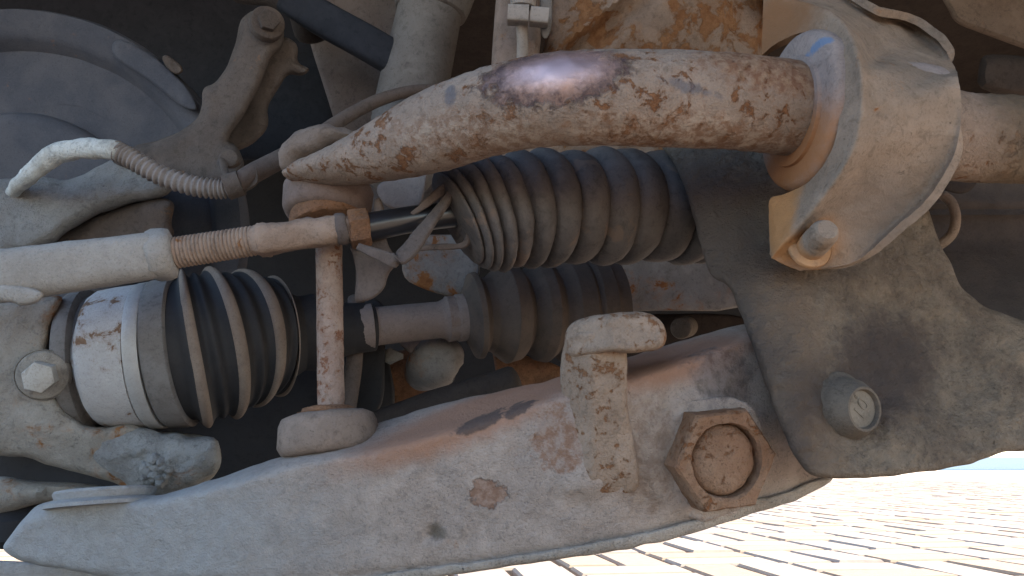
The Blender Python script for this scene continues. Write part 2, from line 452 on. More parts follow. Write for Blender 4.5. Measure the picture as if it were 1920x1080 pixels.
M['rubber2'] = grime('clean_black_rubber', (0.022, 0.021, 0.022), (0.035, 0.031, 0.03), 0, bump=.1, rough=.7, spec=.3, speck=.2, pit=.02)
M['ribdust'] = grime('dust_on_rib', (0.22, 0.17, 0.133), (0.18, 0.135, .106), 0, mottle=.5, bump=.25, speck=.4, pit=.05)
M['boot2'] = grime('brown_boot', (0.085, 0.066, 0.055), (0.12, 0.09, 0.072), 0, bump=.2, rough=.8, speck=.3, pit=.05)
M['shaft'] = grime('dusty_shaft', (0.24, 0.195, 0.175), (0.21, 0.165, 0.145), 0.04, mottle=.5, bump=.4, pit=.12)
M['joint'] = grime('painted_joint', (0.44, 0.42, 0.405), (0.38, 0.355, 0.34), .33, rscale=150, rust=(.16,.09,.055), rust2=(.22,.14,.09), mottle=.4, bump=.5, pit=.12)
M['band'] = grime('clamp_band_metal', (0.42, 0.40, 0.38), (0.36, 0.34, 0.32), 0, mottle=.3, bump=.2, rough=.55, metallic=.3, pit=.05, speck=.2)
M['grey_rubber'] = grime('grey_dusty_rubber', (0.17, 0.155, 0.145), (0.145, 0.125, 0.11), 0, bump=.25, pit=.05)
M['tie'] = grime('pale_dusty_steel', (0.36, 0.325, 0.29), (0.31, 0.275, 0.24), .05, mottle=.45, bump=.7, pit=.2)
M['thread'] = grime('rusty_thread', (0.31, 0.22, 0.165), (0.24, 0.16, 0.115), .30, rscale=220, bump=.6)
M['link'] = grime('rust_speckled_rod', (0.33, 0.25, 0.20), (0.28, 0.185, 0.14), .45, rscale=420, rust=(.17, .07, .04), rust2=(.24, .12, .07), bump=.6)
M['puck'] = grime('brown_dusty_puck', (0.235, 0.175, 0.138), (0.19, 0.14, 0.11), 0, bump=.55, pit=.3)
M['puck2'] = grime('dark_dusty_puck', (0.185, 0.135, 0.115), (0.16, 0.115, 0.095), 0, bump=.3, pit=.15)
M['orange'] = grime('orange_rust', (0.27, 0.135, 0.072), (0.20, 0.105, 0.06), .3, rscale=300, bump=1.2, speck=.7)
M['black'] = grime('black_polish', (0.012, 0.012, 0.015), (0.02, 0.02, 0.024), 0, bump=.03, rough=.28, spec=.7, speck=.05, pit=0)
M['strap'] = grime('dusty_strap', (0.125, 0.096, 0.083), (0.10, 0.077, .066), 0, bump=.3)
M['knuckle'] = grime('cast_knuckle', (0.29, 0.255, 0.215), (0.235, 0.20, 0.165), .33, rscale=80, bump=.8, rust=(.22, .10, .045))
M['cast'] = grime('rough_cast_iron', (0.30, 0.29, 0.275), (0.24, 0.225, 0.21), .12, rscale=70, bump=1.3, pit=.3)
M['castdark'] = grime('brown_cast_iron', (0.125, 0.098, 0.082), (0.092, 0.073, 0.062), .10, bump=.6)
M['shield'] = grime('dusty_steel_shield', (0.105, 0.106, 0.120), (0.075, 0.080, 0.097), .03, bump=.2, pit=.05, mottle=.3)
M['liner'] = grime('dark_plastic_liner', (0.028, 0.031, 0.040), (0.023, 0.026, 0.034), 0, bump=.12, speck=.15, pit=.03)
M['dark'] = grime('black_void_plastic', (0.030, 0.028, 0.029), (0.036, 0.033, 0.033), 0, bump=.1, speck=.1, pit=0)
M['brown_dark'] = grime('dark_brown_underseal', (0.05, 0.038, 0.032), (0.04, 0.03, 0.026), 0, bump=.3)
M['panel'] = grime('dusty_grey_panel', (0.19, 0.158, 0.145), (0.16, 0.13, 0.118), 0, bump=.25)
M['strut'] = grime('dusty_strut', (0.185, 0.17, 0.158), (0.155, 0.138, 0.126), 0, bump=.2, pit=.05)
M['rail'] = grime('rust_eaten_rail', (0.29, 0.205, 0.15), (0.235, 0.16, 0.115), .56, rscale=85, rust=(.20, .085, .034), rust2=(.28, .14, .065), bump=.8)
M['rail2'] = grime('dusty_rail_post', (0.25, 0.185, 0.15), (0.22, 0.16, 0.125), .28, rscale=90, bump=.4)
M['plate'] = grime('rust_edged_plate', (0.25, 0.23, 0.215), (0.21, 0.185, 0.17), .36, rscale=55, bump=.35)
M['sleeve'] = grime('chalky_white_sleeve', (0.60, 0.60, 0.56), (0.42, 0.41, 0.37), 0, bump=.8, pit=.35, speck=.6)
M['conduit'] = grime('dusty_conduit', (0.25, 0.22, 0.205), (0.22, 0.185, 0.165), 0, bump=.3)
M['clipgrey'] = grime('grey_fitting', (0.30, 0.26, 0.23), (0.27, 0.23, 0.2), 0, bump=.2, pit=.05)
M['sump'] = grime('oily_sump', (0.060, 0.048, 0.042), (0.085, 0.066, 0.055), 0, bump=.5, speck=.4)
M['bolt'] = grime('pale_bolt', (0.42, 0.39, 0.35), (0.36, 0.32, 0.27), .05, bump=.3)

# ------------------------------------------------------------------ the setting: paving
def brick_material():
    m = bpy.data.materials.new("clay_paver"); m.use_nodes = True; t = m.node_tree; N, L = t.nodes, t.links
    bs = N["Principled BSDF"]; bs.inputs["Roughness"].default_value = .9; bs.inputs["Specular IOR Level"].default_value = .2
    g = N.new("ShaderNodeNewGeometry"); oi = N.new("ShaderNodeObjectInfo")
    add = N.new("ShaderNodeMath"); add.operation = 'ADD'; L.new(oi.outputs["Random"], add.inputs[0]); L.new(g.outputs["Random Per Island"], add.inputs[1])
    fr = N.new("ShaderNodeMath"); fr.operation = 'FRACT'; L.new(add.outputs[0], fr.inputs[0])
    cr = N.new("ShaderNodeValToRGB"); e = cr.color_ramp.elements
    e[0].position = 0; e[0].color = (.235, .185, .14, 1); e[1].position = 1; e[1].color = (.23, .20, .175, 1)
    for p_, c in ((.3, (.24, .18, .13, 1)), (.55, (.225, .19, .165, 1)), (.8, (.245, .20, .16, 1))):
        q = e.new(p_); q.color = c
    L.new(fr.outputs[0], cr.inputs[0])
    n = N.new("ShaderNodeTexNoise"); n.inputs["Scale"].default_value = 60; n.inputs["Detail"].default_value = 8; L.new(g.outputs["Position"], n.inputs["Vector"])
    mr = N.new("ShaderNodeMapRange"); mr.inputs[3].default_value = .74; mr.inputs[4].default_value = 1.1; L.new(n.outputs[0], mr.inputs[0])
    mx = N.new("ShaderNodeMix"); mx.data_type = 'RGBA'; mx.blend_type = 'MULTIPLY'; mx.inputs[0].default_value = 1
    L.new(cr.outputs[0], mx.inputs[6]); L.new(mr.outputs[0], mx.inputs[7]); L.new(mx.outputs[2], bs.inputs["Base Color"])
    b = N.new("ShaderNodeBump"); b.inputs["Distance"].default_value = .002; b.inputs["Strength"].default_value = .4
    L.new(n.outputs[0], b.inputs["Height"]); L.new(b.outputs[0], bs.inputs["Normal"])
    return m
MB_ = brick_material()
def plain(name, col, rough=.95):
    m = bpy.data.materials.new(name); m.use_nodes = True; t = m.node_tree; bs = t.nodes["Principled BSDF"]
    n = t.nodes.new("ShaderNodeTexNoise"); n.inputs["Scale"].default_value = 25; n.inputs["Detail"].default_value = 8
    g = t.nodes.new("ShaderNodeNewGeometry"); t.links.new(g.outputs["Position"], n.inputs["Vector"])
    x = t.nodes.new("ShaderNodeMix"); x.data_type = 'RGBA'; x.inputs[6].default_value = (*[c * .8 for c in col], 1); x.inputs[7].default_value = (*[min(1, c * 1.2) for c in col], 1)
    t.links.new(n.outputs[0], x.inputs[0]); t.links.new(x.outputs[2], bs.inputs["Base Color"])
    bs.inputs["Roughness"].default_value = rough; bs.inputs["Specular IOR Level"].default_value = .2
    return m
def sheet(x0, y0, x1, y1, z): return np.array([(x0, y0, z), (x1, y0, z), (x1, y1, z), (x0, y1, z)], float), [(0, 1, 2, 3)]
gx0, gy0, gx1, gy1 = -4.0, -3.0, 5.0, 9.0
far = join(sheet(-400, -400, 400, gy0, -.001), sheet(-400, gy1, 400, 900, -.001), sheet(-400, gy0, gx0, gy1, -.001), sheet(gx1, gy0, 400, gy1, -.001))
go = build("ground", far, plain("far_paving", (.40, .335, .275))); go["kind"] = "structure"  # paler than the bricks, painting in the far sun glare
pave = build("pavement", sheet(gx0, gy0, gx1, gy1, -.02), plain("joint_sand", (.17, .135, .105))); pave["kind"] = "structure"
ROT = math.radians(7.9)
cr_, sr_ = math.cos(ROT), math.sin(ROT)
def brick_mesh(L_, W_, H_=.03):
    b = .004; a, c = L_ / 2 - .0058, W_ / 2 - .0058
    v = [(-a, -c, -H_), (a, -c, -H_), (a, c, -H_), (-a, c, -H_), (-a, -c, -b), (a, -c, -b), (a, c, -b), (-a, c, -b),
         (-a + b, -c + b, 0), (a - b, -c + b, 0), (a - b, c - b, 0), (-a + b, c - b, 0)]
    f = [(8, 9, 10, 11)]
    for k in (0, 4):
        for j in range(4): f.append((k + j, k + (j + 1) % 4, k + 4 + (j + 1) % 4, k + 4 + j))
    return np.array(v), f
bm0 = brick_mesh(.2, .1)
bme = bpy.data.meshes.new("brick"); bme.from_pydata([tuple(q) for q in bm0[0]], [], bm0[1]); bme.materials.append(MB_)
cells = []
OX, OY = 0.489, 1.448
for i in range(-34, 34):
    for j in range(-34, 48):
        cx, cy = i * .2, j * .2
        along = (i + j) % 2 == 0
        for s in (-1, 1):
            lx, ly, rz = (cx + s * .05 + .1, cy + .1, math.pi / 2) if along else (cx + .1, cy + .1 + s * .05, 0)
            x, y = OX + lx * cr_ - ly * sr_, OY + lx * sr_ + ly * cr_
            if gx0 + .12 < x < gx1 - .12 and gy0 + .12 < y < gy1 - .12: cells.append((x, y, rz + ROT))
def screen(x, y):
    v = np.array([x, y, 0]) - CAM; d = v @ FWD
    return (960 + v @ RIGHT / d * F, 540 - v @ UP / d * F, d) if d > .1 else (0, 0, -1)
def shown(x, y):
    a, b, d = screen(x, y)
    if d < 0 or d > 4.2: return False
    low = np.interp(a, [600, 960, 1150, 1300, 1440, 1560, 1800, 1920], [1100, 1062, 1035, 995, 950, 905, 880, 850])
    return 940 < a < 2040 and low - 8 < b < 1150
vis = sorted([c for c in cells if shown(c[0], c[1])], key=lambda c: c[1])[:290]
vs_ = set(vis); rest = []
for k, (x, y, rz) in enumerate(cells):
    dz = random.uniform(-.0016, .0012); tx, ty = random.gauss(0, .006), random.gauss(0, .006); rz2 = rz + random.gauss(0, .006)
    if (x, y, rz) in vs_:
        o = bpy.data.objects.new("brick", bme); COL.objects.link(o); o.parent = pave
        o.location = (x, y, dz); o.rotation_euler = (tx, ty, rz2)
    else:
        c, s = math.cos(rz2), math.sin(rz2); V = bm0[0]
        rest.append((np.stack([x + V[:, 0] * c - V[:, 1] * s, y + V[:, 0] * s + V[:, 1] * c, V[:, 2] + dz + V[:, 0] * tx + V[:, 1] * ty], 1), bm0[1]))
ro = build("brick_paving", join(*rest), MB_); ro.parent = pave; ro["kind"] = "stuff"

# ------------------------------------------------------------------ car body boxes, cut to block sun and let sky in from the left
def box(x0, y0, z0, x1, y1, z1):
    v = np.array([(x, y, z) for z in (z0, z1) for y in (y0, y1) for x in (x0, x1)], float)
    return v, [(0, 2, 3, 1), (4, 5, 7, 6), (0, 1, 5, 4), (2, 6, 7, 3), (0, 4, 6, 2), (1, 3, 7, 5)]
T = Thing("car_shade_body", "dark boxes in place of the car body, added to shade the suspension and black out gaps", "car body")
T.part("shade_floor", join(box(-.50, .16, .47, .45, .95, .53), box(0, -2.5, .47, .45, .16, .53)), M['brown_dark'])
T.part("shade_block", join(box(-.50, .16, .532, .45, .95, 1.30), box(0, -2.5, .532, .45, .16, 1.30)), M['brown_dark'])  # tall unseen block added to lengthen the shadow on the left
T.part("dark_backdrop", box(-.50, .66, .215, .45, .68, .469), M['dark'])  # dark backdrop added to blacken the gaps between the parts
T.part("side_panel", box(.425, .10, .24, .445, .655, .469), M['dark'])

# ------------------------------------------------------------------ lower control arm
ridge = interp([(-40, 985), (40, 985), (130, 948), (290, 940), (430, 905), (560, 868), (690, 848), (860, 803), (980, 764), (1050, 742), (1180, 708), (1300, 670), (1400, 634), (1600, 580)])
arm_base = tps([(20, 1000, .268), (300, 1000, .258), (600, 900, .250), (600, 1080, .252), (900, 850, .242), (900, 1050, .244), (1200, 780, .237), (1200, 1000, .238), (1420, 700, .252), (1420, 940, .250), (1540, 800, .264), (1330, 850, .241)])
lipy = interp([(0, 1075), (500, 1090), (700, 1078), (850, 1058), (1000, 1040), (1150, 1012), (1280, 985), (1380, 945), (1470, 925), (1600, 880)])
def arm_extra(x, y):
    a = np.maximum(0, ridge(x) - y + 10)
    e = a * .00052 * np.clip((x - 100) / 300, 0.25, 1) * np.clip(a / 26, 0, 1)            # the top face leans away
    g = y - lipy(x)
    e = e + .0012 * np.exp(-(g / 7.0) ** 2) - .0024 / (1 + np.exp(-(g - 8) / 4.0))        # groove and lower flange
    q = np.hypot((x - 1325) / 118, (y - 855) / 118)
    e = e - .0016 / (1 + np.exp((q - 1) / .03))                                           # pad under the nut
    q = np.hypot((x - 812) / 15, (y - 1000) / 13); e = e + .002 * np.exp(-q ** 2)         # small pit
    u = x - 1120 + (y - 850) * .1
    e = e - .004 * np.exp(-(u / 75) ** 2) / (1 + np.exp((y - 925) / 8)) / (1 + np.exp((700 - y) / 12))
    return e
T = Thing("lower_control_arm", "long dusty steel arm along the bottom with a hooked peg and hex nut", "control arm")
arm_o = [(4, 1028), (14, 1012), (44, 975), (66, 948), (104, 936), (130, 932), (290, 936), (430, 889), (530, 855), (620, 826), (690, 800), (780, 770), (860, 748), (950, 731), (1050, 708), (1180, 668), (1300, 632), (1400, 604), (1560, 580), (1600, 700),
         (1600, 860), (1560, 898), (1500, 930), (1440, 951), (1380, 967), (1330, 986), (1280, 1001), (1150, 1031), (1000, 1051), (850, 1072), (700, 1090), (520, 1112), (300, 1100), (156, 1073), (78, 1061), (34, 1050), (14, 1040)]
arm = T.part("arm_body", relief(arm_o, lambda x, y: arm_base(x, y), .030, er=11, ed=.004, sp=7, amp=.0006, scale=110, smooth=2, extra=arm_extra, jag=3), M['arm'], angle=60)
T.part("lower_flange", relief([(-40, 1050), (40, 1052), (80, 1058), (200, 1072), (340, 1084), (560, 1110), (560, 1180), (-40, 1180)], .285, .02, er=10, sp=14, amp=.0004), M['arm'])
ef = [(700, 1076), (850, 1058), (1000, 1037), (1150, 1009), (1280, 983), (1380, 945), (1470, 924), (1545, 892), (1570, 898), (1500, 935), (1440, 956), (1380, 972), (1330, 991), (1280, 1006), (1150, 1036), (1000, 1056), (850, 1078), (700, 1098)]
T.part("edge_flange", relief(ef, lambda x, y: arm_base(x, y) - .0022, .012, er=7, ed=.0016, sp=6, amp=.0005, scale=200, jag=3), M['flange'], angle=60)
# the ball joint cap sits in the outer end
d = .272
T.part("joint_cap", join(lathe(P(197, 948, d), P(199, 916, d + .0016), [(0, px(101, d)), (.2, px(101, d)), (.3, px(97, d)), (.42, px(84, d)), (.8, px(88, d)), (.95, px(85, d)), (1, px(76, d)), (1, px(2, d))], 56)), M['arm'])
# hook: a bent peg
def post_x(x, y):
    return .00013 * np.clip(1112 - x, 0, 90) ** 1.25 * .45 + .004 * np.clip((y - 880) / 60, 0, 1) ** 2
post = [(1052, 640), (1090, 616), (1176, 630), (1176, 700), (1177, 760), (1188, 820), (1200, 890), (1197, 918), (1180, 931), (1140, 936), (1098, 922), (1078, 880), (1064, 800), (1050, 720)]
hook = T.part("hook", relief(post, lambda x, y: .2265 + (y - 640) * 2.2e-5, 0.014, er=8, ed=.003, sp=6, amp=.0005, scale=170, extra=post_x, jag=3), M['hook'], label="squarish upright peg with a flat oval head", angle=60)
capo = [(1056, 640), (1064, 613), (1086, 597), (1130, 589), (1200, 583), (1224, 588), (1243, 606), (1251, 630), (1244, 651), (1222, 659), (1180, 662), (1130, 660), (1080, 672), (1058, 665)]
T.part("hook_head", relief(capo, lambda x, y: .2225 + .00016 * np.clip(1150 - x, 0, 100) ** 1.15 * .4 - (x - 1150) * 1.0e-5 - (y - 625) * 5e-5, 0.016, er=12, ed=.004, sp=5, amp=.0006, scale=170, jag=3), M['hook'], parent=hook, angle=60)
# hex nut with a domed rusty stud end
c = p3((1338, 856, .2395)); axn = unit(-FWD + RIGHT * .22 + UP * .06)
T.part("hex_nut", roughen(hexnut(c - axn * .002, c + axn * .0088, px(106, .23), px(74, .228), .60), .00045, 260), M['hex'], angle=28)
T.part("stud_end", roughen(lathe(c + axn * .0035 + RIGHT * px(-2, .23), c + axn * .0092 + RIGHT * px(-4, .23), [(0, px(69, .23)), (.45, px(66, .23)), (.75, px(58, .23)), (.92, px(40, .23)), (1, px(4, .23))], 40), .0006, 240), M['hex'], label="domed rusty stud end inside the hex nut", angle=60)
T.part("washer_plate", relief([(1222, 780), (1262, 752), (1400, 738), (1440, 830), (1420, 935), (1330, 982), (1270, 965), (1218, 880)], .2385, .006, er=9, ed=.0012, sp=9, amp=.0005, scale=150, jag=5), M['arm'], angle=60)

# ------------------------------------------------------------------ subframe
subd = tps([(1260, 280, .292), (1420, 300, .285), (1620, 320, .284), (1740, 390, .288), (1820, 550, .278), (1940, 610, .274), (1940, 840, .250), (1740, 880, .238), (1540, 890, .222), (1480, 800, .224), (1400, 600, .241), (1340, 500, .260), (1520, 640, .241), (1700, 640, .256), (1560, 480, .266), (1600, 780, .236)])
legl = [(1240, 270), (1310, 430), (1345, 530), (1385, 590), (1410, 640), (1440, 730), (1475, 820), (1512, 892)]
def sub_extra(x, y):
    e = np.zeros_like(x)
    dl = seg_dist(x, y, legl, False)
    e += .005 * np.clip(1 - dl / 95, 0, 1) ** 1.6                                          # left side rolls back
    q = np.hypot((x - 1590) / 78, (y - 762) / 82); e += .0030 / (1 + np.exp((q - 1) / .10))   # dish round the cap
    ca, sa = math.cos(.62), math.sin(.62); u = (x - 1700) * ca + (y - 660) * sa; v = -(x - 1700) * sa + (y - 660) * ca
    q = np.hypot(u / 165, v / 88); e += .0055 / (1 + np.exp((q - 1) / .14))                # oval hollow
    q = np.abs((x - 1690) - (y - 440) * .55) / 14; e += .0012 * np.exp(-q ** 2) * ((y > 395) & (y < 540))
    return e
T = Thing("subframe", "greasy grey subframe casting at the right with a round bolt cap", "subframe")
sub_o = [(1228, 262), (1300, 252), (1450, 240), (1620, 250), (1720, 330), (1742, 395), (1758, 450), (1788, 505), (1806, 545), (1850, 578), (1915, 600), (2010, 618), (2010, 828), (1920, 845), (1880, 849), (1822, 868), (1770, 882), (1722, 885), (1640, 896), (1552, 898),
         (1514, 891), (1486, 850), (1456, 780), (1428, 700), (1402, 625), (1384, 575), (1366, 535), (1338, 524), (1322, 495), (1308, 430), (1286, 360), (1266, 306)]
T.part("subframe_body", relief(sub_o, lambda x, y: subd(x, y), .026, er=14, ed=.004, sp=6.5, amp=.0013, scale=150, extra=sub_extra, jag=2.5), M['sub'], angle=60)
# round bolt cap with a raised rim and the figure 10
b0 = p3((1578, 766, .2400)); b1 = p3((1622, 767, .2318)); axc = unit(b1 - b0); Lc = np.linalg.norm(b1 - b0)
rr = px(62, .242); r2 = px(43.5, .232)
cap = T.part("bolt_cap", lathe(b0, b1, [(-.25, rr * 1.12), (-.02, rr * 1.10), (.05, rr * 1.04), (.12, rr * .97), (.30, rr * .93), (.62, rr * .86), (.86, r2 * 1.06), (.95, r2 * 1.01), (1.0, r2 * .96), (1.0, r2 * .86), (.95, r2 * .82), (.84, r2 * .80), (.835, r2 * .4), (.835, r2 * .02)], 56), M['cap'], label="round cap with the figure 10 on its face", angle=50)
T.part("cap_face", lathe(b0 + axc * Lc * .80, b0 + axc * Lc * .852, [(0, r2 * .7), (.5, r2 * .795), (1, r2 * .79), (1, r2 * .02)], 48), M['capface'], parent=cap)
def lettering(body, size, at, xdir, nrm, depth):
    cu = bpy.data.curves.new("lettering", 'FONT'); cu.body = body; cu.size = size; cu.extrude = depth; cu.align_x = 'CENTER'; cu.align_y = 'CENTER'
    ob = bpy.data.objects.new("lettering", cu); COL.objects.link(ob)
    me = bpy.data.meshes.new_from_object(ob.evaluated_get(bpy.context.evaluated_depsgraph_get()))
    COL.objects.unlink(ob); bpy.data.objects.remove(ob)
    ydir = np.cross(nrm, xdir)
    v = np.array([at + xdir * q.co.x + ydir * q.co.y + nrm * q.co.z for q in me.vertices])
    return v, [tuple(p_.vertices) for p_ in me.polygons]
xr = unit(RIGHT - axc * np.dot(RIGHT, axc)); ya = np.cross(axc, xr)
xd = unit(xr * math.cos(.95) + ya * math.sin(.95))
T.part("figure_ten", lettering("10", r2 * .92, b0 + axc * Lc * .853, xd, axc, .00022), M['capface'], parent=cap)
T.part("figure_dot", lettering("8", r2 * .30, b0 + axc * Lc * .853 + ya * r2 * .52 - xr * r2 * .28, xd, axc, .0002), M['capface'], parent=cap)

# ------------------------------------------------------------------ anti roll bar
bp_ = [(2010, 264, .274), (1900, 262, .268), (1790, 256, .263), (1640, 225, .256), (1500, 206, .250), (1380, 192, .243), (1250, 186, .2395), (1110, 184, .2385), (1000, 192, .241), (900, 216, .247), (800, 252, .256), (700, 292, .268), (640, 314, .277), (600, 326, .285), (576, 333, .288)]
br_ = [80, 81, 82, 85, 87, 88, 89, 87, 84, 80, 74, (50, 68), (34, 72), (24, 74), (16, 66)]
br_ = [tuple(px(q, p_[2]) for q in (r_ if isinstance(r_, tuple) else (r_, r_))) for r_, p_ in zip(br_, bp_)]
T = Thing("anti_roll_bar", "thick bent bar with flaking tan paint, rust flakes and one polished bare patch", "anti-roll bar")
T.part("bar", roughen(tube([p3(q) for q in bp_], br_, 72, n=190), .00035, 260, 5), M['bar'], angle=70)
d = .292
T.part("end_nut", roughen(tube([P(552, 318, d), P(562, 290, d), P(590, 272, d), P(620, 262, d), P(660, 258, d)], [(px(24, d), .008), (px(32, d), .011), (px(34, d), .012), (px(26, d), .011), (px(10, d), .007)], 24, n=14, ref=UP), .0012, 200), M['puck'], label="lumpy brown end fixing behind the flattened tip", angle=60)

# ------------------------------------------------------------------ bushing clamp
T = Thing("bushing_clamp", "bent sheet steel clamp with ochre rust holding the thick bar to the subframe", "clamp")
xa = unit(RIGHT * .99 + FWD * .13 - UP * .03); cb = p3((1492, 210, .2495))
rb = px(148, .25)
bush = T.part("rubber_bushing", lathe(cb - xa * .001, cb + xa * .045, [(0, px(86, .25)), (0, rb * .9), (.02, rb * .97), (.06, rb), (.14, rb), (.2, rb * .72), (.9, rb * .7), (1, rb * .68), (1, px(80, .25))], 72), M['bush'], angle=50)
T.part("bushing_lip", lathe(cb - xa * .0022, cb + xa * .004, [(0, px(90, .25)), (0, px(101, .25)), (.5, px(106, .25)), (1, px(108, .25)), (1, px(90, .25))], 64), M['bush'], parent=bush, label="raised lip round the bar stained orange")
L0 = [(1432, -14, .262), (1500, 6, .252), (1556, 24, .240), (1594, 62, .2295), (1613, 116, .2215), (1616, 138, .2195), (1616, 210, .2185), (1600, 280, .220), (1566, 338, .225), (1530, 386, .231), (1492, 430, .237), (1464, 460, .241), (1446, 484, .245)]
Li = [(1428, 104, .263), (1450, 86, .259), (1486, 66, .2515), (1530, 60, .243), (1558, 88, .2335), (1572, 135, .2275), (1576, 205, .2255), (1560, 280, .228), (1520, 338, .239), (1472, 364, .247), (1444, 376, .250), (1442, 430, .2495), (1443, 476, .249)]
R0 = [(1480, -60, .285), (1560, -20, .275), (1640, 26, .262), (1700, 40, .270), (1756, 74, .263), (1790, 126, .254), (1796, 145, .2325), (1803, 205, .2295), (1790, 285, .229), (1742, 368, .232), (1664, 440, .239), (1600, 492, .244), (1500, 508, .247)]
def mixrow(k, bulge): return [(a[0] * (1 - k) + b[0] * k, a[1] * (1 - k) + b[1] * k, a[2] * (1 - k) + b[2] * k + q) for a, b, q in zip(L0, R0, bulge)]
b1_ = [.004, .006, .010, .012, .0135, -.0006, .0, .0008, .0035, .0055, .004, .001, 0]
lipmid = [(a[0] * .4 + b[0] * .6, a[1] * .4 + b[1] * .6, a[2] * .45 + b[2] * .55 - .0006) for a, b in zip(Li, L0)]
rows = [Li, lipmid, L0, mixrow(.10, [q * .35 for q in b1_]), mixrow(.22, [q * .9 for q in b1_]), mixrow(.5, b1_), mixrow(.8, b1_), mixrow(.94, [q * .7 for q in b1_]), R0]
T.part("clamp_strap", loft(rows, .0026, 150, 72, amp=.0004, scale=140), M['clamp'], angle=60)
nb = p3((1514, 470, .2435)); ne = p3((1552, 430, .229)); an = unit(ne - nb)
wsh = T.part("washer", drum(nb + an * .0005, nb + an * .0028, px(40, .247), .2, 32), M['clamprust'])
T.part("stud", roughen(lathe(nb, ne, [(0, px(27, .24)), (.55, px(27, .24)), (.58, px(25, .24)), (.64, px(26.5, .24)), (.69, px(24.5, .24)), (.75, px(26, .24)), (.8, px(24, .24)), (.86, px(25, .24)), (.93, px(22, .24)), (1, px(18, .24)), (1, .0002)], 32), .0002, 300), M['clamp'], angle=50)
T.part("foot", relief([(1446, 470), (1492, 428), (1540, 420), (1600, 470), (1622, 482), (1570, 496), (1540, 506), (1500, 507), (1476, 500), (1450, 486)], lambda x, y: .2475 + (x - 1446) * 2.5e-5, .006, er=7, ed=.0015, sp=8, amp=.0003), M['clamprust'])

# ------------------------------------------------------------------ drop link
T = Thing("drop_link", "rust speckled upright rod with a round brown joint at each end", "drop link")
T.part("rod", roughen(tube([P(616, 400, .286), P(618, 560, .284), P(620, 700, .280), P(621, 790, .2765)], [px(24.5, .284)] * 4, 32, n=30), .0002, 400), M['link'], angle=60)
d = .272
lj = T.part("lower_joint", roughen(drum(P(618, 852, d), P(614, 776, d + .0035), px(94, d), .2, 56, px(91, d)), .0004, 140), M['puck'], angle=60)
T.part("joint_collar", roughen(drum(P(616, 784, d + .003), P(616, 762, d + .004), px(58, d), .2, 40, px(52, d)), .0004, 200), M['orange'], parent=lj)
d = .292
uj = T.part("upper_joint", roughen(drum(P(612, 408, d - .002), P(618, 345, d + .003), px(81, d), .2, 56, px(83, d)), .0003, 120), M['puck2'], angle=60)
T.part("rust_ring", roughen(drum(P(616, 424, d - .003), P(613, 398, d - .001), px(70, d), .1, 48), .0003, 200), M['orange'], parent=uj)

# ------------------------------------------------------------------ tie rod
T = Thing("tie_rod", "pale dusty tie rod end screwed onto a rusty threaded rod", "tie rod")
tb = [P(-60, 524, .262), P(20, 516, .262), P(150, 498, .264), P(290, 479, .268)]
slv = T.part("socket", roughen(tube(tb, [px(52, .262), px(50, .262), px(47, .264), px(44, .268)], 40, n=26, power=2.9), .0003, 160), M['tie'], angle=60)
T.part("socket_flange", roughen(relief([(-60, 530), (40, 534), (86, 547), (74, 568), (38, 575), (22, 566), (-60, 567)], .2525, .012, er=9, ed=.003, sp=9), .0002, 200), M['tie'], parent=slv, angle=60)
T.part("socket_hex", roughen(hexa(P(276, 481, .2665), P(328, 474, .2685), px(50, .268), .15, .3), .0004, 200), M['tie'], parent=slv, angle=60)
def pitchline(a, b, n): return [np.asarray(a) * (1 - t) + np.asarray(b) * t for t in np.linspace(0, 1, n)]
n_ = 22 * 6; cc = pitchline(P(322, 475, .2685), P(484, 450, .271), n_)
rr_ = [px(28.5 - 1.0 * i / n_ + 1.5 * (abs(math.sin(math.pi * i / 6)) * 2 - 1), .27) for i in range(n_)]
T.part("thread", tube(cc, rr_, 40, caps='flat'), M['thread'], angle=75)
pl = [P(478, 451, .271), P(492, 450, .271), P(510, 447, .271), P(600, 436, .273), P(640, 430, .274), P(664, 428, .275)]
T.part("rod", roughen(tube(pl, [px(26, .27), px(31, .27), px(29, .27), px(27, .27), px(26, .27), px(25, .27)], 32, n=30, power=2.6), .0009, 190), M['thread'], angle=60)
T.part("jam_nut", roughen(hexa(P(655, 430, .2745), P(694, 424, .276), px(37, .275), .2, .15), .0007, 220), M['orange'], label="orange rusted jam nut", angle=40)
T.part("nut_collar", roughen(drum(P(628, 431, .2735), P(652, 428, .2745), px(31, .275), .2, 28), .0005, 220), M['strap'])
T.part("rack_rod", tube([P(690, 426, .277), P(780, 410, .281), P(880, 398, .288)], [px(27, .28), px(25, .283), px(25, .286)], 36, n=12, caps='flat'), M['black'], label="shiny black inner rod")

# ------------------------------------------------------------------ steering rack boot
T = Thing("steering_boot", "ribbed black rubber bellows under the thick bar, dusty and slightly squashed", "rubber boot")
spine = catmull([P(846, 410, .287), P(900, 401, .291), P(1000, 392, .299), P(1150, 387, .313), P(1300, 390, .327), P(1380, 393, .334)], 320)
R_ = interp([(0, 62), (.03, 80), (.08, 96), (.15, 105), (.35, 109), (.8, 107), (1, 103)])
rad = []
for i in range(320):
    s = i / 319; ph = s * 15.0
    bul = abs(math.sin(math.pi * ph)) ** .4
    g = 25 - 4 * (s > .5)
    rad.append(px(R_(s) - g * (1 - bul) + 2.5 * math.sin(ph * 2.3), .287 + .047 * s))
ax0 = unit(spine[60] - spine[0])
v, f = tube(spine, rad, 72, caps='flat')
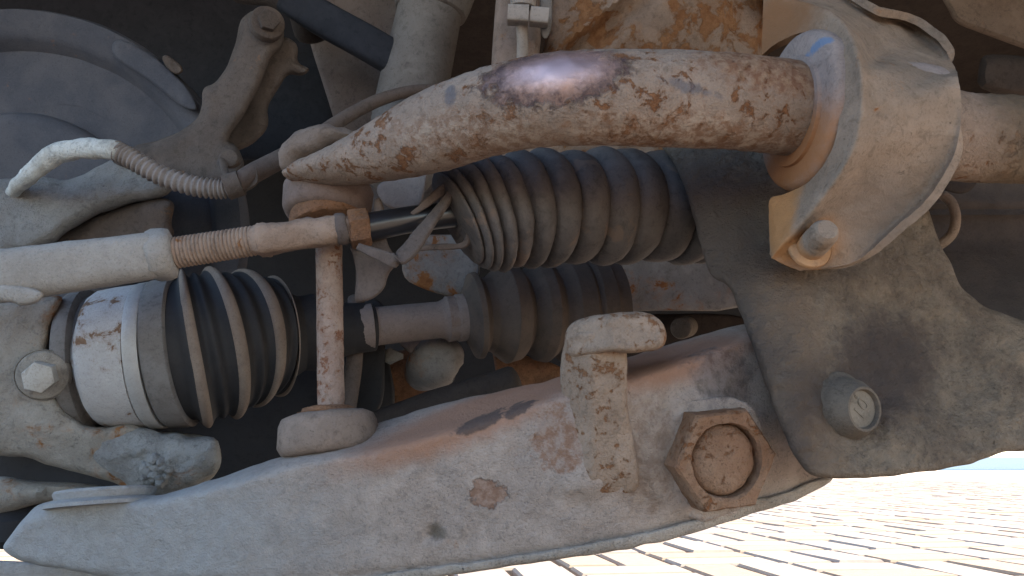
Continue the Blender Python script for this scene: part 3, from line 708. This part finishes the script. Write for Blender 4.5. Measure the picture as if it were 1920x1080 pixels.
# squash: lean the left folds and dent them a little
lv = np.array([mnoise.noise(Vector(q) * 55) for q in v])
seg_i = np.minimum(np.arange(len(v)) // 72, 319) / 319.0
rel = (v - spine[np.minimum(np.arange(len(v)) // 72, 319)])
hgt = rel @ UP
v = v + np.outer(-hgt * .30 * np.clip(1 - seg_i * 2.2, 0, 1), RIGHT) + rel * (lv * .05 * np.clip(1.3 - seg_i, 0.3, 1))[:, None]
boot = T.part("bellows", roughen((v, f), .0004, 120), M['rubber'], angle=75)

def band(path, wid, th=.0012, ref=UP, n=30, mat='strap', amp=.0003):
    return roughen(tube([p3(q) for q in path], [(wid[i] if hasattr(wid, '__len__') else wid, th) for i in range(len(path))], 20, ref=ref, n=n, power=4, caps='flat'), amp, 200)
T.part("retaining_clip", join(
    band([(851, 352, .281), (836, 378, .277), (800, 425, .270), (768, 468, .267), (742, 488, .266), (715, 480, .266), (672, 462, .267)], [.0014, .0018, .0026, .0030, .0026, .0020, .0012], ref=RIGHT + UP * .4, n=44),
    band([(846, 344, .283), (815, 368, .279), (788, 390, .277), (770, 404, .277)], [.0022, .0016, .0012, .0008], ref=UP, n=20),
    band([(850, 350, .282), (862, 378, .281), (872, 410, .281), (878, 440, .281), (868, 460, .282), (820, 463, .284), (780, 466, .285)], .0011, .0011, n=36)), M['strap'], label="bent dusty clip looped round the rod end", angle=60)
T.part("clip_tail", relief([(700, 380), (712, 368), (722, 400), (722, 452), (748, 492), (724, 520), (720, 545), (690, 566), (662, 568), (672, 510), (664, 480), (650, 462), (690, 452), (706, 440)], .2795, .004, er=7, ed=.0015, sp=8, amp=.0006, scale=140, jag=5), M['strap'], angle=60)

# ------------------------------------------------------------------ drive shaft
T = Thing("drive_shaft", "drive shaft with painted outer joint and ribbed rubber boots, crossing behind the upright rod", "drive shaft")
d = .325
T.part("outer_joint", roughen(lathe(P(184, 674, .3222), P(294, 664, .3253), [(-.35, px(60, d)), (-.02, px(96, d)), (.0, px(108, d)), (.06, px(120, d)), (.16, px(127, d)), (.42, px(131, d)), (.84, px(133, d)), (.845, px(130, d)), (.86, px(130, d)), (.865, px(134, d)), (.90, px(134, d))], 80), .0003, 130), M['joint'], angle=50)
T.part("clamp_band", lathe(P(278, 667, .325), P(304, 664, .3258), [(0, px(120, d)), (0, px(135.5, d)), (.1, px(137, d)), (.9, px(138, d)), (1, px(136, d)), (1, px(120, d))], 80), M['band'], label="smooth pale clamp band", angle=50)
T.part("boot_collar", lathe(P(302, 664, .3257), P(350, 657, .3275), [(0, px(128, d)), (0, px(135, d)), (.1, px(139, d)), (.75, px(143, d)), (.93, px(143, d)), (1, px(138, d)), (1, px(110, d))], 80), M['grey_rubber'], angle=50)
sp_ = catmull([P(326, 659, .326), P(366, 653, .3285), P(416, 643, .3335), P(466, 634, .341), P(518, 630, .351), P(580, 624, .358), P(650, 617, .364), P(700, 613, .369)], 320)
Ro = interp([(0, 130), (.05, 128), (.143, 130), (.286, 127), (.429, 115), (.571, 101), (.68, 74), (.74, 78), (.80, 60), (.88, 52), (1, 50)])
cen = [1 / 7, 2 / 7, 3 / 7, 4 / 7]
def boot_r(s):
    r0 = Ro(s)
    for c_ in cen: r0 += 17 * math.exp(-(abs(s - c_) / .030) ** 2.4)
    for c_ in (1.5 / 7, 2.5 / 7, 3.5 / 7): r0 += 9 * math.exp(-((s - c_) / .02) ** 2)
    return px(r0, .335)
T.part("outer_boot", tube(sp_, [boot_r(i / 319) for i in range(320)], 80, caps='flat'), M['rubber2'], angle=75)
for c_ in cen:                                  # dusty crest of each fold
    ii = [int(round((c_ + q) * 319)) for q in (-.021, -.016, -.008, 0, .008, .016, .021)]
    kk = [.0, .55, .9, 1.0, .9, .55, .0]
    T.part("fold_crest", tube([sp_[i] for i in ii], [boot_r(i / 319) * (1 + .006 * q) + .00008 for i, q in zip(ii, kk)], 80, caps='flat'), M['ribdust'], angle=75)
T.part("shaft", roughen(lathe(P(640, 618, .363), P(905, 592, .383), [(0, px(36, .35)), (.12, px(40, .35)), (.125, px(46, .35)), (.21, px(46, .35)), (.215, px(39, .35)), (.25, px(38, .35)), (.68, px(36, .36)), (.72, px(40, .36)), (.735, px(45, .36)), (.8, px(44, .36)), (.81, px(47, .36)), (.95, px(47, .36)), (1, px(40, .36))], 48), .0003, 140), M['shaft'], angle=50)
si = catmull([P(870, 594, .380), P(920, 589, .384), P(1000, 584, .392), P(1080, 580, .400), P(1140, 577, .406)], 240)
Ri = interp([(0, 45), (.05, 60), (.09, 78), (.14, 80), (.19, 66), (.24, 70), (.33, 93), (.40, 88), (.44, 72), (.50, 92), (.55, 97), (.60, 84), (.66, 100), (.75, 104), (.77, 99), (.80, 105), (.9, 107), (.91, 102), (1, 102)])
T.part("inner_boot", tube(si, [px(Ri(i / 239), .392) for i in range(240)], 80, caps='flat'), M['boot2'], angle=75)

# ------------------------------------------------------------------ steering knuckle (left)
T = Thing("steering_knuckle", "rusty cast steering knuckle at the lower left with a bolt and bluish rough casting", "steering knuckle")
kd = tps([(-40, 560, .300), (110, 600, .305), (60, 700, .300), (0, 850, .300), (200, 850, .306), (400, 850, .325), (300, 920, .315), (100, 980, .31)])
kn = [(-60, 560), (60, 560), (120, 548), (104, 585), (88, 640), (88, 700), (104, 748), (140, 790), (190, 806), (240, 790), (300, 812), (380, 815), (412, 830), (418, 870), (392, 905), (330, 935), (250, 945), (236, 915), (200, 900), (120, 880), (50, 858), (0, 856), (-60, 860)]
T.part("casting", relief(kn, lambda x, y: kd(x, y), .03, er=15, ed=.006, sp=8, amp=.0012, scale=85, jag=4), M['knuckle'], angle=60)
T.part("rough_web", relief([(190, 812), (260, 800), (340, 818), (410, 820), (420, 880), (330, 930), (262, 940), (230, 900), (180, 880), (150, 850)], .3035, .02, er=46, ed=.009, sp=6, amp=.0022, scale=190, jag=8), M['cast'], label="rough bluish cast web with a round mark", angle=60)
d = .3005
rk = random.Random(5)
for k in range(16):                              # crinkled foundry mark
    a = k * 2.4; rr = 6.2 * math.sqrt(k)
    q = P(288 + rr * math.cos(a) * 1.1, 888 + rr * math.sin(a), d)
    sz = rk.uniform(5, 8.5)
    T.part("cast_knob", roughen(lathe(q + FWD * .004, q - FWD * rk.uniform(.0002, .0009), [(0, px(sz * 1.5, d)), (.6, px(sz * 1.3, d)), (.9, px(sz * .8, d)), (1, px(1, d))], 10), .0009, 420), M['cast'])
T.part("lower_lobe", relief([(-60, 910), (0, 890), (60, 903), (140, 904), (226, 915), (240, 935), (120, 938), (60, 946), (20, 964), (-60, 990)], .316, .03, er=30, ed=.010, sp=9, amp=.0008), M['knuckle'], angle=60)
T.part("dark_hole_filler", roughen(lathe(P(30, 1016, .330), P(34, 945, .330), [(0, px(40, .33)), (.3, px(66, .33)), (.8, px(62, .33)), (1, px(40, .33))], 32), .0003, 100), M['rubber2'])  # made-up black part standing in for the dark hole here
c = p3((80, 704, .298)); ab = unit(-FWD + RIGHT * .35 + UP * -.02)
bt = T.part("flange_bolt", drum(c - ab * .004, c + ab * .001, px(48, .298), .3, 36), M['knuckle'], label="hex headed bolt with a wide washer face")
T.part("bolt_head", roughen(hexa(c, c + ab * .0078, px(30, .292), .2, .14), .0002, 200), M['bolt'], parent=bt, angle=35)
T.part("hub_ring", lathe(P(150, 680, .330), P(205, 674, .332), [(0, px(132, .33)), (.2, px(138, .33)), (.5, px(136, .33)), (.6, px(122, .33)), (1, px(118, .33)), (1, px(60, .33))], 64), M['grey_rubber'])
T.part("upper_web", relief([(-60, 345), (50, 330), (140, 340), (200, 300), (250, 285), (320, 330), (338, 348), (300, 372), (240, 385), (160, 410), (110, 450), (60, 480), (-60, 490)], lambda x, y: .335 + (y - 350) * -6e-5 + x * 5e-5, .03, er=28, ed=.012, sp=9, amp=.0016, scale=70, jag=5), M['cast'], label="bluish upper web of the casting", angle=60)
T.part("rear_web", relief([(60, 470), (110, 440), (180, 400), (300, 368), (330, 380), (320, 420), (330, 440), (300, 470), (100, 500)], .352, .03, er=20, ed=.008, sp=10, amp=.0015, scale=80), M['castdark'], angle=60)

# caliper bracket rising from the knuckle
T = Thing("caliper_bracket", "dusty brown cast arm with a bolt at its top, before the disc shield", "brake bracket")
ka = [(200, 300), (240, 278), (317, 260), (366, 228), (378, 200), (382, 164), (404, 157), (430, 117), (446, 62), (450, 36), (474, 17), (510, 17), (528, 38), (534, 62), (530, 90), (508, 104), (488, 164), (458, 218), (424, 262), (446, 276), (462, 310), (440, 345), (380, 350), (330, 345), (290, 322), (240, 318)]
T.part("arm", relief(ka, lambda x, y: .352 + (y - 180) * -6e-5, .022, er=20, ed=.007, sp=8, amp=.0008, scale=80, jag=3), M['castdark'], angle=60)
T.part("rear_arm", relief([(488, 86), (534, 66), (560, 84), (556, 118), (582, 128), (572, 142), (540, 136), (520, 170), (500, 200), (505, 240), (470, 275), (420, 290), (405, 262), (446, 212), (474, 158)], .368, .02, er=16, ed=.006, sp=9, amp=.0008), M['castdark'], angle=60)
c = P(502, 42, .352); ab = unit(-FWD + RIGHT * .5 + UP * .05)
bs_ = T.part("bolt_boss", drum(c - ab * .006, c + ab * .001, px(32, .352), .2, 32), M['castdark'])
T.part("bolt_head", hexa(c, c + ab * .0045, px(20, .35), .4, .12), M['castdark'], parent=bs_, angle=35)

# dished dust shield
T = Thing("brake_dust_shield", "large dished brake dust shield at the upper left, dusty on its rim", "dust shield")
cs = P(30, 432, .395); d = .395
def q_(r): return px(r, d)
sax = unit(FWD + RIGHT * -.06)
prof = [(.010, q_(417)), (.002, q_(419)), (-.001, q_(414)), (0, q_(400)), (.001, q_(372)), (.004, q_(360)), (.016, q_(335)), (.034, q_(290)), (.042, q_(250)), (.040, q_(236)), (.030, q_(229)), (.004, q_(225)), (.000, q_(216)), (-.001, q_(200)), (.002, q_(150)), (.004, q_(60)), (.004, q_(2)), (.012, q_(2)), (.050, q_(240)), (.040, q_(310)), (.014, q_(416)), (.010, q_(417))]
T.part("shield_disc", roughen(lathe(cs, cs + sax, prof, 160), .0005, 30), M['shield'], angle=50)
T.part("raised_tab", relief([(210, 78), (232, 72), (300, 112), (356, 168), (376, 210), (345, 205), (280, 150), (210, 108)], .3925, .006, er=8, ed=.002, sp=9, amp=.0003), M['shield'])
T.part("edge_clip", relief([(302, 106), (314, 102), (340, 122), (344, 134), (332, 142), (312, 128)], .389, .01, er=5, ed=.002, sp=6), M['castdark'])

# ------------------------------------------------------------------ sensor cable
T = Thing("sensor_cable", "wheel sensor cable with a chalky white sleeve and a ribbed grey conduit", "cable")
wp = [P(5, 385, .350), P(24, 360, .336), P(45, 338, .326), P(66, 318, .320), P(100, 292, .317), P(150, 279, .313), P(219, 281, .309)]
T.part("white_sleeve", roughen(tube(wp, [px(12, .34), px(13, .33), px(15, .32), px(17, .32), px(19, .32), px(19, .31), px(18, .31)], 28, n=40), .0006, 170), M['sleeve'], angle=60)
cn = catmull([P(214, 281, .3095), P(250, 300, .309), P(300, 328, .309), P(360, 348, .309), P(410, 354, .310), P(442, 350, .311)], 200)
T.part("conduit", tube(cn, [px(17.5 + 2.6 * math.sin(i / 199 * 2 * math.pi * 26), .309) for i in range(200)], 28, caps='flat'), M['conduit'], angle=75)
T.part("cable", tube([P(436, 350, .311), P(470, 328, .315), P(530, 296, .325), P(580, 268, .335), P(640, 225, .35), P(710, 188, .362), P(780, 170, .37), P(860, 172, .378), P(930, 190, .385)], [px(17, .31), px(19, .32), px(18, .325), px(16, .335), px(13, .35), px(12, .36), px(11, .37), px(11, .378), px(11, .385)], 24, n=70), M['strap'])
T.part("cable_clip", roughen(join(tube([P(424, 352, .310), P(452, 342, .311)], [px(24, .31), px(24, .31)], 24, caps='flat'), drum(P(436, 300, .330), P(428, 296, .322), px(17, .325), .2, 20), band([(415, 300, .322), (424, 326, .317), (430, 345, .312)], .0014, .0014, n=12)), .0004, 200), M['castdark'])
T.part("clip_plate", relief([(432, 348), (470, 322), (478, 306), (486, 322), (486, 346), (450, 366), (436, 366)], .312, .006, er=5, ed=.002, sp=7, amp=.0004), M['castdark'])

# ------------------------------------------------------------------ strut and inner wing
T = Thing("suspension_strut", "dusty grey strut tube with a collar at its top, behind the bent bar", "strut")
T.part("tube", roughen(tube([P(816, -60, .400), P(806, 20, .397), P(770, 190, .392), P(745, 330, .390)], [px(62, .4), px(60, .4), px(66, .39), px(66, .39)], 48, n=14), .0003, 80), M['strut'], angle=60)
T.part("collar", lathe(P(822, -60, .4), P(807, 26, .397), [(0, px(62, .4)), (0, px(84, .4)), (.75, px(72, .4)), (.97, px(66, .4)), (1, px(60, .4))], 48), M['strut'])
T.part("support_arm", tube([P(540, -8, .385), P(600, 32, .385), P(680, 76, .385), P(742, 112, .388)], [(px(32, .385), .006)] * 4, 24, n=16, power=4, caps='flat'), M['liner'], label="dark flat arm reaching the strut")
T.part("lower_bracket", relief([(700, 350), (740, 330), (800, 318), (800, 340), (788, 395), (724, 392)], .335, .01, er=6, sp=10, amp=.0003), M['shaft'])
single("inner_wing", relief([(560, -60), (760, -60), (760, 120), (900, 160), (900, 420), (660, 420), (634, 250), (616, 190), (574, 60)], .43, .012, er=12, ed=.004, sp=14, amp=.0008, scale=40), M['panel'], "dusty grey inner wing sheet behind the strut", "car panel")
single("arch_liner", relief([(-80, -80), (640, -80), (640, 300), (300, 300), (-80, 200)], .50, .01, er=20, ed=.004, sp=24, amp=.002, scale=14), M['liner'], "dark smooth wheel arch liner behind the disc shield", "wheel arch liner")
T = Thing("spring_seat", "dark rounded seat of the spring at the top left of the strut", "spring seat")
T.part("seat", tube([P(450, -30, .41), P(520, -22, .40), P(570, 10, .398), P(588, 60, .405)], [px(36, .4)] * 4, 24, n=14), M['brown_dark'])

# ------------------------------------------------------------------ rust eaten chassis rail
T = Thing("chassis_rail", "pale chassis rail eaten by orange rust behind the top of the bent bar", "chassis rail")
raild = tps([(1030, 0, .345), (1030, 300, .355), (1100, 60, .338), (1250, 40, .335), (1420, 20, .35), (1420, 150, .345), (1200, 200, .35)])
def rail_extra(x, y):
    c_ = 1168 - (y + 10) * 1.2
    return -.004 * np.exp(-((x - c_) / 16) ** 2) + .006 * np.exp(-((x - c_ - 45) / 30) ** 2)
T.part("rail_body", relief([(1036, -80), (1436, -80), (1432, 60), (1420, 320), (900, 340), (900, 300), (1000, 180), (1022, 90)], raild, .03, er=16, ed=.006, sp=9, amp=.0011, scale=90, extra=rail_extra), M['rail'], angle=60)
T.part("post", relief([(936, -80), (1010, -80), (1016, 150), (920, 170), (922, 100)], .336, .02, er=14, ed=.006, sp=10, amp=.0005), M['rail2'])
T.part("upper_spar", relief([(1400, -80), (1530, -80), (1540, 20), (1520, 30), (1430, 10)], .335, .012, er=10, sp=12), M['brown_dark'])
T = Thing("brake_pipe", "thin dusty pipe with a square grey union at the top centre", "pipe")
d = .322
T.part("pipe", tube([P(978, -60, d), P(978, 30, d), P(980, 90, d + .004), P(976, 150, d + .01)], [px(11, d)] * 4, 20, n=14), M['clipgrey'])
u = T.part("union", roughen(join(tube([P(952, 28, d - .003), P(991, 30, d - .003)], [(px(16, d), px(20, d))] * 2, 24, power=6, caps='flat'), tube([P(994, 31, d - .003), P(1028, 34, d - .003)], [(px(15, d), px(18, d))] * 2, 24, power=6, caps='flat')), .0002, 200), M['clipgrey'], angle=35)
T.part("union_neck", drum(P(980, 14, d), P(982, -14, d), px(24, d), .2, 28), M['clipgrey'], parent=u)
T.part("bleed_tag", relief([(1012, -40), (1034, -40), (1036, 30), (1032, 62), (1022, 76), (1012, 60)], d + .002, .003, er=4, sp=6), M['strut'])

# ------------------------------------------------------------------ cross member and small things in the gaps
T = Thing("cross_plate", "grey plate with rusty edges behind the two boots", "plate")
T.part("plate", relief([(1100, 440), (1420, 440), (1420, 584), (1200, 582), (1172, 590), (1150, 535)], .432, .008, er=6, ed=.002, sp=12, amp=.0005), M['plate'])
T.part("lower_plate", relief([(1130, 590), (1420, 586), (1420, 650), (1130, 680)], .455, .008, er=6, sp=14), M['brown_dark'])
T.part("stud", drum(P(1290, 612, .45), P(1276, 616, .43), px(20, .44), .3, 24), M['cap'])
single("gearbox_bracket", relief([(760, 440), (900, 440), (900, 530), (860, 560), (800, 545), (750, 520)], .40, .01, er=8, sp=12, amp=.0004), M['plate'], "grey rust stained bracket above the drive shaft", "bracket")
T = Thing("engine_mount", "rusty mount with a pale rounded knob seen under the drive shaft", "engine mount")
T.part("rust_plate", relief([(715, 670), (800, 640), (830, 760), (715, 770)], .432, .008, er=5, sp=10, amp=.0008), M['orange'])
T.part("pale_tab", relief([(722, 648), (766, 668), (722, 688)], .4, .006, er=3, sp=6, smooth=1), M['tie'])
T.part("knob", roughen(tube([P(790, 700, .412), P(820, 676, .398), P(850, 662, .40)], [px(36, .4), px(50, .4), px(30, .4)], 28, n=12), .0005, 120), M['plate'], angle=60)
T.part("wedge", relief([(740, 636), (822, 628), (806, 662), (788, 672), (764, 660)], .394, .01, er=6, sp=7), M['shaft'])
T.part("rust_web", relief([(920, 640), (960, 660), (1070, 690), (1070, 760), (940, 760), (930, 700)], .41, .01, er=8, sp=9, amp=.001), M['orange'])
T.part("roller", roughen(tube([P(690, 810, .375), P(800, 768, .372), P(960, 718, .37)], [px(32, .37)] * 3, 32, n=12), .0004, 80), M['brown_dark'])
single("heat_shield_post", relief([(650, 560), (724, 560), (722, 640), (720, 780), (640, 790), (655, 700)], .385, .02, er=10, sp=12), M['dark'], "black upright post seen just right of the speckled rod", "post")
single("rear_link", tube([P(668, 560, .372), P(664, 680, .372), P(648, 790, .372)], [(px(16, .37), .004)] * 3, 20, n=12), M['strap'], "brown flat link just behind the speckled rod", "link")

# ------------------------------------------------------------------ right hand background
single("frame_beam", relief([(1730, -60), (2010, -60), (2010, 118), (1920, 92), (1850, 66), (1790, 44), (1776, 14)], .40, .03, er=16, ed=.006, sp=12, amp=.0006), grime('brown_beam', (.17, .125, .095), (.14, .10, .075), .05, bump=.4), "brown beam crossing the upper right corner", "beam")
single("steering_pipe", relief([(1836, 110), (1856, 100), (2010, 112), (2010, 190), (1830, 176)], .37, .02, er=20, ed=.010, sp=10, amp=.0010, scale=100), M['brown_dark'], "short dark block with scratched top, above the bar at the right", "block")
T = Thing("oil_sump", "dark oily sump and splash tray at the right beyond the subframe", "oil sump")
T.part("sump_body", relief([(1660, 330), (2020, 330), (2020, 680), (1840, 640), (1700, 560)], lambda x, y: .35 - (y - 450) * 2.6e-4 * (y > 450), .03, er=12, sp=12, amp=.0012, scale=50, extra=lambda x, y: -.004 * np.exp(-((y - 378) / 8) ** 2) - .004 * np.exp(-((y - 400) / 7) ** 2)), M['sump'], angle=60)
T.part("ledge", relief([(1740, 326), (1838, 330), (1824, 356), (1800, 366), (1750, 350)], .325, .01, er=6, sp=9), M['brown_dark'])
single("tow_ring", tube([P(1768, 366, .318), P(1784, 380, .316), P(1792, 410, .314), P(1784, 440, .314), P(1758, 462, .316), P(1736, 470, .318)], [px(9, .316)] * 6, 20, n=30), M['clamp'], "curved brown ring poking out behind the subframe", "ring")

single("gap_backing", relief([(120, 700), (420, 740), (560, 640), (740, 640), (740, 900), (500, 960), (60, 1015), (-60, 1020), (-60, 900)], .415, .01, er=10, sp=24, amp=.002, scale=20), M['dark'], "black sheet added to darken the gap low behind the ribbed outer boot", "panel")  # added backing that hides bright ground under the outer boot

# far off across the paving
single("low_wall", box(10, 26, 0, 60, 26.4, .42), plain("pale_blue_wall", (.40, .50, .53)), "pale blue low wall far off across the paving", "wall", "thing")
